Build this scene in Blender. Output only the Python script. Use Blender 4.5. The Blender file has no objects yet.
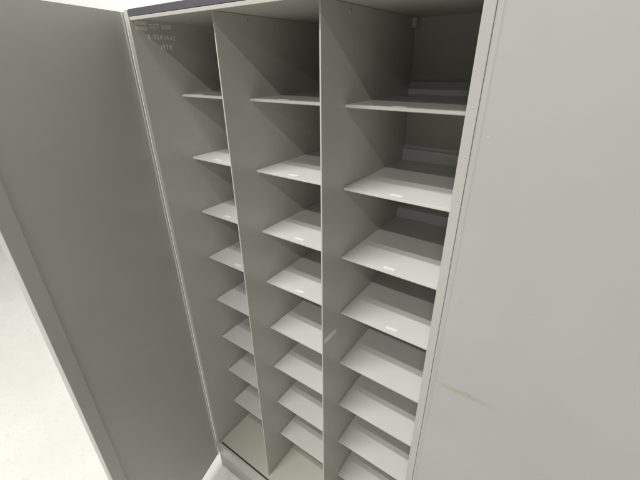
import bpy, bmesh, math, random
from mathutils import Vector, Matrix
random.seed(4)
S = bpy.context.scene
COL = S.collection

# ------------------------------------------------------------------ materials
def nodes_of(name):
    m = bpy.data.materials.new(name); m.use_nodes = True
    nt = m.node_tree
    return m, nt, nt.nodes, nt.links, nt.nodes['Principled BSDF']

def noise(N, L, coord, scale, detail=4.0, rough=0.55, stretch=None):
    src = coord
    if stretch:
        mp = N.new('ShaderNodeMapping'); mp.inputs['Scale'].default_value = stretch
        L.new(coord, mp.inputs['Vector']); src = mp.outputs['Vector']
    n = N.new('ShaderNodeTexNoise'); n.inputs['Scale'].default_value = scale
    n.inputs['Detail'].default_value = detail; n.inputs['Roughness'].default_value = rough
    L.new(src, n.inputs['Vector'])
    return n.outputs['Fac']

def ramp(N, L, fac, p0, c0, p1, c1):
    r = N.new('ShaderNodeValToRGB')
    e = r.color_ramp.elements
    e[0].position = p0; e[0].color = c0; e[1].position = p1; e[1].color = c1
    L.new(fac, r.inputs['Fac'])
    return r.outputs['Color']

def g(v): return (v, v, v, 1)

def mixc(N, L, fac, a, b, mode='MIX'):
    m = N.new('ShaderNodeMix'); m.data_type = 'RGBA'; m.blend_type = mode
    if isinstance(fac, float): m.inputs['Factor'].default_value = fac
    else: L.new(fac, m.inputs['Factor'])
    for k, v in (('A', a), ('B', b)):
        s = [i for i in m.inputs if i.name == k and i.type == 'RGBA'][0]
        if isinstance(v, tuple): s.default_value = v
        else: L.new(v, s)
    return [o for o in m.outputs if o.type == 'RGBA'][0]

def paint(name, col, rough=0.33, wear=True, stain=False, spec=0.45):
    """old stove-enamelled sheet steel: faint orange peel, smudges, hairline scuffs"""
    m, nt, N, L, B = nodes_of(name)
    tc = N.new('ShaderNodeTexCoord').outputs['Object']
    c = mixc(N, L, ramp(N, L, noise(N, L, tc, 3.2, 5), .35, g(0), .75, g(1)),
             col, tuple(v * .93 for v in col[:3]) + (1,))
    if wear:
        # rub marks where folders were slid in and out
        sc = ramp(N, L, noise(N, L, tc, 26, 6, .7, (1.0, .18, 1.4)), .60, g(0), .85, g(1))
        c = mixc(N, L, sc, c, tuple(v * .94 for v in col[:3]) + (1,))
        sp = ramp(N, L, noise(N, L, tc, 170, 2), .79, g(0), .83, g(1))
        c = mixc(N, L, sp, c, (.16, .14, .11, 1))
    if stain:
        # rusty yellow run across the sheet, thickest in the middle, trailing off to the right
        xyz = N.new('ShaderNodeSeparateXYZ'); L.new(tc, xyz.inputs[0])
        def M(op, a, b=None, clamp=False):
            n = N.new('ShaderNodeMath'); n.operation = op; n.use_clamp = clamp
            for i, v in enumerate((a, b)):
                if v is None: continue
                if isinstance(v, (int, float)): n.inputs[i].default_value = v
                else: L.new(v, n.inputs[i])
            return n.outputs[0]
        wob = M('MULTIPLY', M('SUBTRACT', noise(N, L, tc, 30, 3), .5), .010)
        dz = M('ABSOLUTE', M('ADD', M('ADD', xyz.outputs['Z'], .5455), wob))
        dx = M('ABSOLUTE', M('ADD', xyz.outputs['X'], .072))
        body = M('SUBTRACT', 1.0, M('DIVIDE', dz, .0075), True)
        along = M('SUBTRACT', 1.0, M('DIVIDE', dx, .066), True)
        s1 = M('MULTIPLY', M('POWER', body, .6), M('POWER', along, .6))
        s1 = M('MULTIPLY', s1, ramp(N, L, noise(N, L, tc, 55, 5, .7), .25, g(.25), .6, g(1)))
        c = mixc(N, L, M('MULTIPLY', s1, .72), c, (.34, .30, .17, 1))
        spots = ramp(N, L, noise(N, L, tc, 150, 2), .60, g(0), .68, g(1))
        core = M('MULTIPLY', M('SUBTRACT', 1.0, M('DIVIDE', dx, .05), True), M('SUBTRACT', 1.0, M('DIVIDE', dz, .006), True))
        c = mixc(N, L, M('MULTIPLY', M('MULTIPLY', core, spots), 1.2, True), c, (.15, .12, .06, 1))
    L.new(c, B.inputs['Base Color'])
    r = ramp(N, L, noise(N, L, tc, 5, 1.5), .1, g(rough - .03), .9, g(rough + .07))
    L.new(r, B.inputs['Roughness'])
    B.inputs['Specular IOR Level'].default_value = spec
    bp = N.new('ShaderNodeBump'); bp.inputs['Strength'].default_value = .10; bp.inputs['Distance'].default_value = .0006
    L.new(noise(N, L, tc, 420, 2), bp.inputs['Height'])
    bp2 = N.new('ShaderNodeBump'); bp2.inputs['Strength'].default_value = .25; bp2.inputs['Distance'].default_value = .004
    L.new(noise(N, L, tc, 4.0, 2), bp2.inputs['Height']); L.new(bp.outputs[0], bp2.inputs['Normal'])
    L.new(bp2.outputs[0], B.inputs['Normal'])
    return m

def plain(name, col, rough=.5, metal=0.0, scale=40, var=.12):
    m, nt, N, L, B = nodes_of(name)
    tc = N.new('ShaderNodeTexCoord').outputs['Object']
    c = mixc(N, L, ramp(N, L, noise(N, L, tc, scale, 4), .35, g(0), .7, g(1)), col, tuple(v * (1 - var) for v in col[:3]) + (1,))
    L.new(c, B.inputs['Base Color'])
    B.inputs['Roughness'].default_value = rough; B.inputs['Metallic'].default_value = metal
    return m

GREY = (.52, .503, .458, 1)
M_PAINT = paint('grey_beige_enamel', GREY)
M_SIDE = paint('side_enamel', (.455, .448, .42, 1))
M_SHELF = paint('shelf_enamel', (.585, .578, .545, 1), .32)
M_DOOR = paint('door_enamel', (.57, .55, .51, 1), .31, wear=False)
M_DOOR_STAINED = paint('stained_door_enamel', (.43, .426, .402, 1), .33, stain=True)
M_STRIP = plain('blue_grey_strip', (.10, .098, .108, 1), .5)
M_BOTTOM = paint('olive_grey_enamel', (.51, .505, .43, 1), .36)
M_PLINTH = plain('plinth_paint', (.44, .42, .41, 1), .55, 0, 60, .2)
M_STEEL = plain('bare_steel', (.6, .6, .58, 1), .3, .9)
M_CARD = plain('white_card', (.76, .76, .73, 1), .6, 0, 120, .10)
M_TAPE = plain('pale_tape', (.86, .85, .82, 1), .35, 0, 60, .15)
M_PATCH = plain('beige_patch', (.80, .77, .66, 1), .55, 0, 90, .12)
M_BAND = plain('patch_band', (.50, .47, .40, 1), .6)
M_GROOVE = plain('groove_shade', (.03, .03, .03, 1), .7)  # near-black, paints the shade inside the sill groove

def stencil_mat():
    m, nt, N, L, B = nodes_of('worn_stencil_paint')
    tc = N.new('ShaderNodeTexCoord').outputs['Object']
    c = mixc(N, L, ramp(N, L, noise(N, L, tc, 260, 4, .7), .25, g(0), .6, g(1)), (.84, .83, .80, 1), (.92, .91, .88, 1))
    L.new(c, B.inputs['Base Color']); B.inputs['Roughness'].default_value = .7
    return m
M_INK = stencil_mat()

def wall_mat():
    m, nt, N, L, B = nodes_of('white_plaster')
    tc = N.new('ShaderNodeTexCoord').outputs['Object']
    c = mixc(N, L, ramp(N, L, noise(N, L, tc, 1.3, 6), .3, g(0), .75, g(1)), (.86, .86, .84, 1), (.80, .80, .78, 1))
    L.new(c, B.inputs['Base Color']); B.inputs['Roughness'].default_value = .8
    bp = N.new('ShaderNodeBump'); bp.inputs['Strength'].default_value = .25; bp.inputs['Distance'].default_value = .003
    L.new(noise(N, L, tc, 55, 5), bp.inputs['Height']); L.new(bp.outputs[0], B.inputs['Normal'])
    return m
def floor_mat():
    m, nt, N, L, B = nodes_of('pale_lino')
    tc = N.new('ShaderNodeTexCoord').outputs['Object']
    c = mixc(N, L, ramp(N, L, noise(N, L, tc, 2.0, 5), .3, g(0), .75, g(1)), (.80, .79, .75, 1), (.72, .71, .66, 1))
    sp = ramp(N, L, noise(N, L, tc, 60, 2), .55, g(0), .72, g(1))
    c = mixc(N, L, sp, c, (.70, .68, .63, 1))
    L.new(c, B.inputs['Base Color'])
    r = ramp(N, L, noise(N, L, tc, 5, 5), .3, g(.28), .75, g(.5)); L.new(r, B.inputs['Roughness'])
    return m
M_WALL, M_FLOOR = wall_mat(), floor_mat()

# ------------------------------------------------------------------ mesh helpers
def box(bm, x0, x1, y0, y1, z0, z1):
    r = bmesh.ops.create_cube(bm, size=1)
    for v in r['verts']:
        v.co = Vector(((x0 + x1) / 2 + v.co.x * (x1 - x0), (y0 + y1) / 2 + v.co.y * (y1 - y0), (z0 + z1) / 2 + v.co.z * (z1 - z0)))

def prism(bm, prof, a, b, axis):
    """closed profile extruded from a to b along axis ('x': prof is (y,z); 'z': prof is (x,y))"""
    def P(p, t): return (t, p[0], p[1]) if axis == 'x' else (p[0], p[1], t)
    va = [bm.verts.new(P(p, a)) for p in prof]; vb = [bm.verts.new(P(p, b)) for p in prof]
    n = len(prof)
    bm.faces.new(va); bm.faces.new(vb[::-1])
    for i in range(n):
        j = (i + 1) % n
        bm.faces.new((va[j], va[i], vb[i], vb[j]))
    bmesh.ops.recalc_face_normals(bm, faces=bm.faces[:])

def cyl(bm, c, r, h, axis='z', seg=20):
    m = Matrix.Translation(c)
    if axis == 'y': m = m @ Matrix.Rotation(math.pi / 2, 4, 'X')
    if axis == 'x': m = m @ Matrix.Rotation(math.pi / 2, 4, 'Y')
    bmesh.ops.create_cone(bm, cap_ends=True, segments=seg, radius1=r, radius2=r, depth=h, matrix=m)

def dome(bm, c, r, axis):
    m = Matrix.Translation(c) @ Matrix.Diagonal((.45 if axis == 'x' else 1, .45 if axis == 'y' else 1, 1, 1))
    bmesh.ops.create_uvsphere(bm, u_segments=14, v_segments=8, radius=r, matrix=m)

def obj(name, bm, mat, parent=None, bevel=0.0, label=None):
    if bevel:
        bmesh.ops.bevel(bm, geom=bm.edges[:], offset=bevel, segments=2, affect='EDGES', profile=.6)
    me = bpy.data.meshes.new(name); bm.to_mesh(me); bm.free()
    me.materials.append(mat)
    o = bpy.data.objects.new(name, me); COL.objects.link(o)
    if parent is not None: o.parent = parent
    if label: o['label'] = label
    return o

def new(): return bmesh.new()

# ------------------------------------------------------------------ dimensions (metres, cabinet front left inner corner = x 0, y 0)
X = [0.0, 0.300, 0.600, 0.897]         # compartment lines
XL, XR = -0.0165, 0.9145               # outer faces of the side panels
D = 0.455                              # inside of the back panel
ZT, ZB = 0.193, -1.563                 # underside of top, floor of the cabinet
ZF = -1.742                            # room floor
SH = [0.0, -.195, -.391, -.580, -.779, -.973, -1.173, -1.376]
YS = 0.092                             # shelf front edge
YJ = -0.030                            # front of the jambs

# ------------------------------------------------------------------ setting
bm = new(); box(bm, -9, 6, -9, .60, ZF - .1, ZF)
f = obj('floor', bm, M_FLOOR); f['kind'] = 'structure'
bm = new(); box(bm, -9, 6, .50, .62, ZF + .0005, 1.9)
w = obj('wall', bm, M_WALL); w['kind'] = 'structure'

# ------------------------------------------------------------------ the cabinet
cab = bpy.data.objects.new('pigeonhole_cabinet', None); COL.objects.link(cab)
cab['label'] = 'tall grey-beige steel pigeonhole cabinet with both doors open and three columns of shelves'
cab['category'] = 'cabinet'

# sides, with the front jamb folded round
bm = new()
prism(bm, [(XL, YJ), (.0, YJ), (.0, D + .012), (XL, D + .012)], ZB - .0, ZT + .0205, 'z')
left = obj('side_panel', bm, M_PAINT, cab, .0012, 'left side panel with white stencilled numbers near the top')
bm = new()
prism(bm, [(XR, YJ), (X[3], YJ), (X[3], D + .012), (XR, D + .012)], ZB, ZT + .0205, 'z')
right = obj('side_panel', bm, M_SIDE, cab, .0012)
for z in (.02, -.055, -.13, -.42, -.75, -1.05, -1.35):
    bm = new(); dome(bm, (X[3] + .0105, YJ, z), .0014, 'y')
    obj('rivet', bm, M_SIDE, right)

# back, top with front lip, dark strip, bottom with groove, sill, plinth
bm = new(); box(bm, .0005, X[3] + .001, D, D + .010, ZB, ZT); obj('back_panel', bm, M_PAINT, cab)
bm = new()
prism(bm, [(-.029, ZT + .004), (-.0285, ZT - .004), (-.016, ZT - .004), (-.014, ZT), (D + .011, ZT), (D + .011, ZT + .020), (-.012, ZT + .020), (-.012, ZT + .0045)], .0025, X[3] - .001, 'x')
obj('top_panel', bm, M_PAINT, cab, .0008)
bm = new(); box(bm, .0025, X[3] - .001, -.0285, -.0125, ZT + .005, ZT + .0215)
obj('top_strip', bm, M_STRIP, cab, .001, 'dark blue-grey strip along the front of the top')
bm = new(); box(bm, .0005, X[3] + .001, -.010, D - .001, ZB - .014, ZB); obj('bottom_panel', bm, M_BOTTOM, cab, .001)
bm = new(); box(bm, .0005, X[3] + .001, -.0175, -.0105, ZB - .014, ZB - .006); obj('sill_groove', bm, M_GROOVE, cab)  # dark filler lying in the groove as its painted shade
bm = new()
prism(bm, [(YJ, ZB - .0005), (-.018, ZB - .0005), (-.018, ZB - .015), (D, ZB - .015), (D, ZB - .072), (YJ, ZB - .072)], XL, XR, 'x')
obj('sill', bm, M_PAINT, cab, .001)
bm = new(); box(bm, XL + .004, XR - .004, YJ + .003, D, ZF + .0005, ZB - .073)
obj('plinth', bm, M_PLINTH, cab, .001, 'grey plinth under the sill')

# dividers
divs = []
for i in (1, 2):
    bm = new(); box(bm, X[i] - .0022, X[i] + .0018, 0, D - .0005, ZB + .0005, ZT - .0005)
    d = obj('divider', bm, M_PAINT, cab, .0012); divs.append(d)
    for y in ((.106,) if i == 1 else (.106, .334)):
        bm = new(); dome(bm, (X[i] + .0022, y, ZT - .013), .0032, 'x'); obj('screw', bm, M_STEEL, d)
bm = new(); box(bm, X[2] + .0025, X[2] + .0029, .008, .068, -.0085, .0085)
tp = obj('tape_strip', bm, M_TAPE, divs[1], 0, 'pale strip of tape near the front edge')
tp.location = (-.0006, 0, -.632); tp.rotation_euler = (math.radians(-1.0), 0, 0)
# little corner bracket at the back of the right column
bm = new(); box(bm, X[2] + .0025, X[2] + .016, D - .030, D - .0008, ZT - .026, ZT - .0008)
obj('corner_bracket', bm, M_SHELF, cab, .001)

# stencilled numbers and a pale beige patch with a darker band on the left side
def lettering(txt, y, z, size, width, parent):
    """one stencilled word: every character cut a little crooked, as sprayed through loose stencils"""
    big = bmesh.new(); pen = 0.0
    for ch in txt:
        cu = bpy.data.curves.new('stencil', 'FONT'); cu.body = ch; cu.size = 1.0
        cu.extrude = .008; cu.offset = .020
        tmp = bpy.data.objects.new('stencil_tmp', cu); COL.objects.link(tmp)
        bpy.context.view_layer.update()
        me = bpy.data.meshes.new_from_object(tmp.evaluated_get(bpy.context.evaluated_depsgraph_get()))
        bpy.data.objects.remove(tmp)
        me.transform(Matrix.Scale(size, 4))
        xs = [v.co.x for v in me.vertices]; x0, x1 = min(xs), max(xs)
        a = random.uniform(-.06, .06); dy = random.uniform(-.0006, .0006); sc = random.uniform(.95, 1.06)
        for v in me.vertices:
            cx, cy = (v.co.x - x0) * sc, v.co.y * sc
            v.co = Vector((v.co.z, pen + cx * math.cos(a) - cy * math.sin(a), cx * math.sin(a) + cy * math.cos(a) + dy))
        pen += (x1 - x0) * sc + size * .20
        big.from_mesh(me)
    k = width / (pen - size * .20)
    for v in big.verts: v.co.y *= k
    me = bpy.data.meshes.new('stencil_lettering'); big.to_mesh(me); big.free(); me.materials.append(M_INK)
    o = bpy.data.objects.new('stencil_lettering', me); COL.objects.link(o)
    o.parent = parent; o.location = (.0003, y, z)
    return o
lettering('CCT', .026, .1755, .0150, .030, left)
lettering('NGU', .064, .1745, .0150, .029, left)
lettering('B-264', .016, .1480, .0175, .043, left)
lettering('1443', .067, .1470, .0175, .034, left)
lettering('1978', .050, .1230, .0180, .036, left)
bm = new(); box(bm, .0001, .0005, -.015, .017, .1685, .1895)
st = obj('patch', bm, M_PATCH, left, 0, 'beige patch in the front top corner')
bm = new(); box(bm, .0004, .0008, -.0145, .0165, .1775, .1805); obj('patch_stripe', bm, M_BAND, st)

# shelves: one mesh, 3 columns x 8 rows
def shelf_mesh():
    bm = new()
    yb = D - .012
    prism(bm, [(YS, 0), (yb, 0), (yb, .034), (yb + .0014, .034), (yb + .0014, -.0016), (YS + .010, -.0016),
               (YS + .010, -.0072), (YS, -.0072)], .0028, .2968, 'x')
    bmesh.ops.bevel(bm, geom=[e for e in bm.edges if abs(e.verts[0].co.y - YS) < 1e-5 and abs(e.verts[1].co.y - YS) < 1e-5
                              and abs(e.verts[0].co.x - e.verts[1].co.x) > .1], offset=.0012, segments=2, affect='EDGES')
    me = bpy.data.meshes.new('shelf'); bm.to_mesh(me); bm.free(); me.materials.append(M_SHELF); return me
def label_mesh():
    bm = new(); box(bm, -.0165, .0165, -.0055, .0055, 0, .0005)
    me = bpy.data.meshes.new('shelf_label'); bm.to_mesh(me); bm.free(); me.materials.append(M_CARD); return me
SM, LM = shelf_mesh(), label_mesh()
LX = [(.073, .116, .127, .145), (.108, .131, .140, .136), (.130, .139, .139, .161)]
for c in range(3):
    for r, z in enumerate(SH):
        o = bpy.data.objects.new('shelf', SM); COL.objects.link(o); o.parent = cab
        o.location = (X[c], random.uniform(-.0012, .0012), z)
        o.rotation_euler = (math.radians(random.uniform(-.12, .12)), math.radians(random.uniform(-.12, .12)), 0)
        if c == 2: o.scale = (.985, 1, 1)
        if r < 4:
            l = bpy.data.objects.new('shelf_label', LM); COL.objects.link(l); l.parent = o
            l.location = (LX[c][r], YS + .016 + random.uniform(-.002, .002), .0004)
            l.rotation_euler = (0, 0, math.radians(random.uniform(-4, 4)))

# ------------------------------------------------------------------ doors
ZD0, ZD1, WD = -1.652, ZT + .016, .462
def door(label, hinge, mirror, angle):
    """local frame: x along the leaf from the hinge, inner face looks to +y (leaf lies in front of it)"""
    s = -1 if mirror else 1
    root = bpy.data.objects.new('door', None)
    bm = new()
    # folded edge at the hinge, shallow groove, flat sheet, folded edge at the free side
    if mirror: edge = [(.0006, -.0030), (.0052, -.0030), (.0064, -.0010), (.0076, -.0001), (.0092, .0002), (.0110, -.0002), (.0130, -.0006)]
    else: edge = [(.0004, .0), (.006, .0), (.0075, -.0035)]
    prof = edge + [
            (WD - .040, -.0006 if mirror else -.0035), (WD - .038, .0), (WD - .001, .0), (WD, -.001), (WD, -.020), (.0006 if mirror else .0012, -.020)]
    prism(bm, [(s * x, y) for x, y in prof], ZD0, ZD1, 'z')
    d = obj('door', bm, M_DOOR_STAINED if mirror else M_DOOR, cab, 0, label)
    bpy.data.objects.remove(root)
    d.location = (hinge[0], hinge[1], 0); d.rotation_euler = (0, 0, angle)
    for z in (ZB + .006, ZB - .014):
        bm = new(); cyl(bm, (s * -.0012, -.0005, z), .0036, .014); obj('hinge_pin', bm, M_STEEL, d, .0008)
    return d
# closed, both leaves lie across the front; left leaf opens clockwise (74 deg), right one swings right round (180 deg)
dl = door('left door half open, its inner side in shade', (XL + .001, YJ - .001), False, math.radians(-74))
dr = door('right door folded fully back, with a yellow-brown stain', (XR - .0002, YJ - .001), True, math.radians(180))
for z in (-.02, -.32, -.70):
    bm = new(); dome(bm, (-.0220, -.0008, z), .0012, 'y'); obj('rivet', bm, M_DOOR, dr)

# ------------------------------------------------------------------ light: rows of ceiling tubes in front of the cabinet, plus an added fill at far left
def lamp(x, y, z, lx, w, col=(1, .985, .95), sy=.05):
    l = bpy.data.lights.new('tube_or_fill', 'AREA'); l.shape = 'RECTANGLE'; l.size = lx; l.size_y = sy
    l.energy = w; l.color = col
    o = bpy.data.objects.new('tube_or_fill', l); COL.objects.link(o); o.location = (x, y, z)
    return o
lamp(-.14, -1.38, 2.60, 1.4, 86, sy=.10)
lamp(-.14, -1.76, 2.60, 1.4, 68, sy=.10)
lamp(1.38, -3.15, 2.60, 1.2, 76, sy=.09)
lamp(2.4, -6.5, 2.60, 1.2, 78, (.92, .95, 1))
lamp(-3.4, -1.6, 2.60, 1.5, 48)  # added fill lamp, brightens the wall and floor beyond the left door

W = bpy.data.worlds.new('World'); S.world = W; W.use_nodes = True
bg = W.node_tree.nodes['Background']; bg.inputs['Color'].default_value = (.93, .96, 1.0, 1); bg.inputs['Strength'].default_value = .10

# ------------------------------------------------------------------ camera
cam = bpy.data.cameras.new('camera'); co = bpy.data.objects.new('camera', cam); COL.objects.link(co)
cam.sensor_fit = 'HORIZONTAL'; cam.sensor_width = 36; cam.lens = 355.669 * 36 / 640
cam.clip_start = .02; cam.clip_end = 100
pt, yw, rl = .4615, .6246, -.0099
fw = Vector((-math.sin(yw) * math.cos(pt), math.cos(yw) * math.cos(pt), -math.sin(pt)))
rt = Vector((math.cos(yw), math.sin(yw), 0)); up = rt.cross(fw)
r2 = math.cos(rl) * rt + math.sin(rl) * up; u2 = -math.sin(rl) * rt + math.cos(rl) * up
R = Matrix((r2, u2, -fw)).transposed()
co.matrix_world = Matrix.Translation((1.0519, -.6335, .0835)) @ R.to_4x4()
S.camera = co

S.view_settings.view_transform = 'Standard'; S.view_settings.look = 'None'
S.view_settings.exposure = 0; S.view_settings.gamma = 1
S.cycles.max_bounces = 10; S.cycles.diffuse_bounces = 8
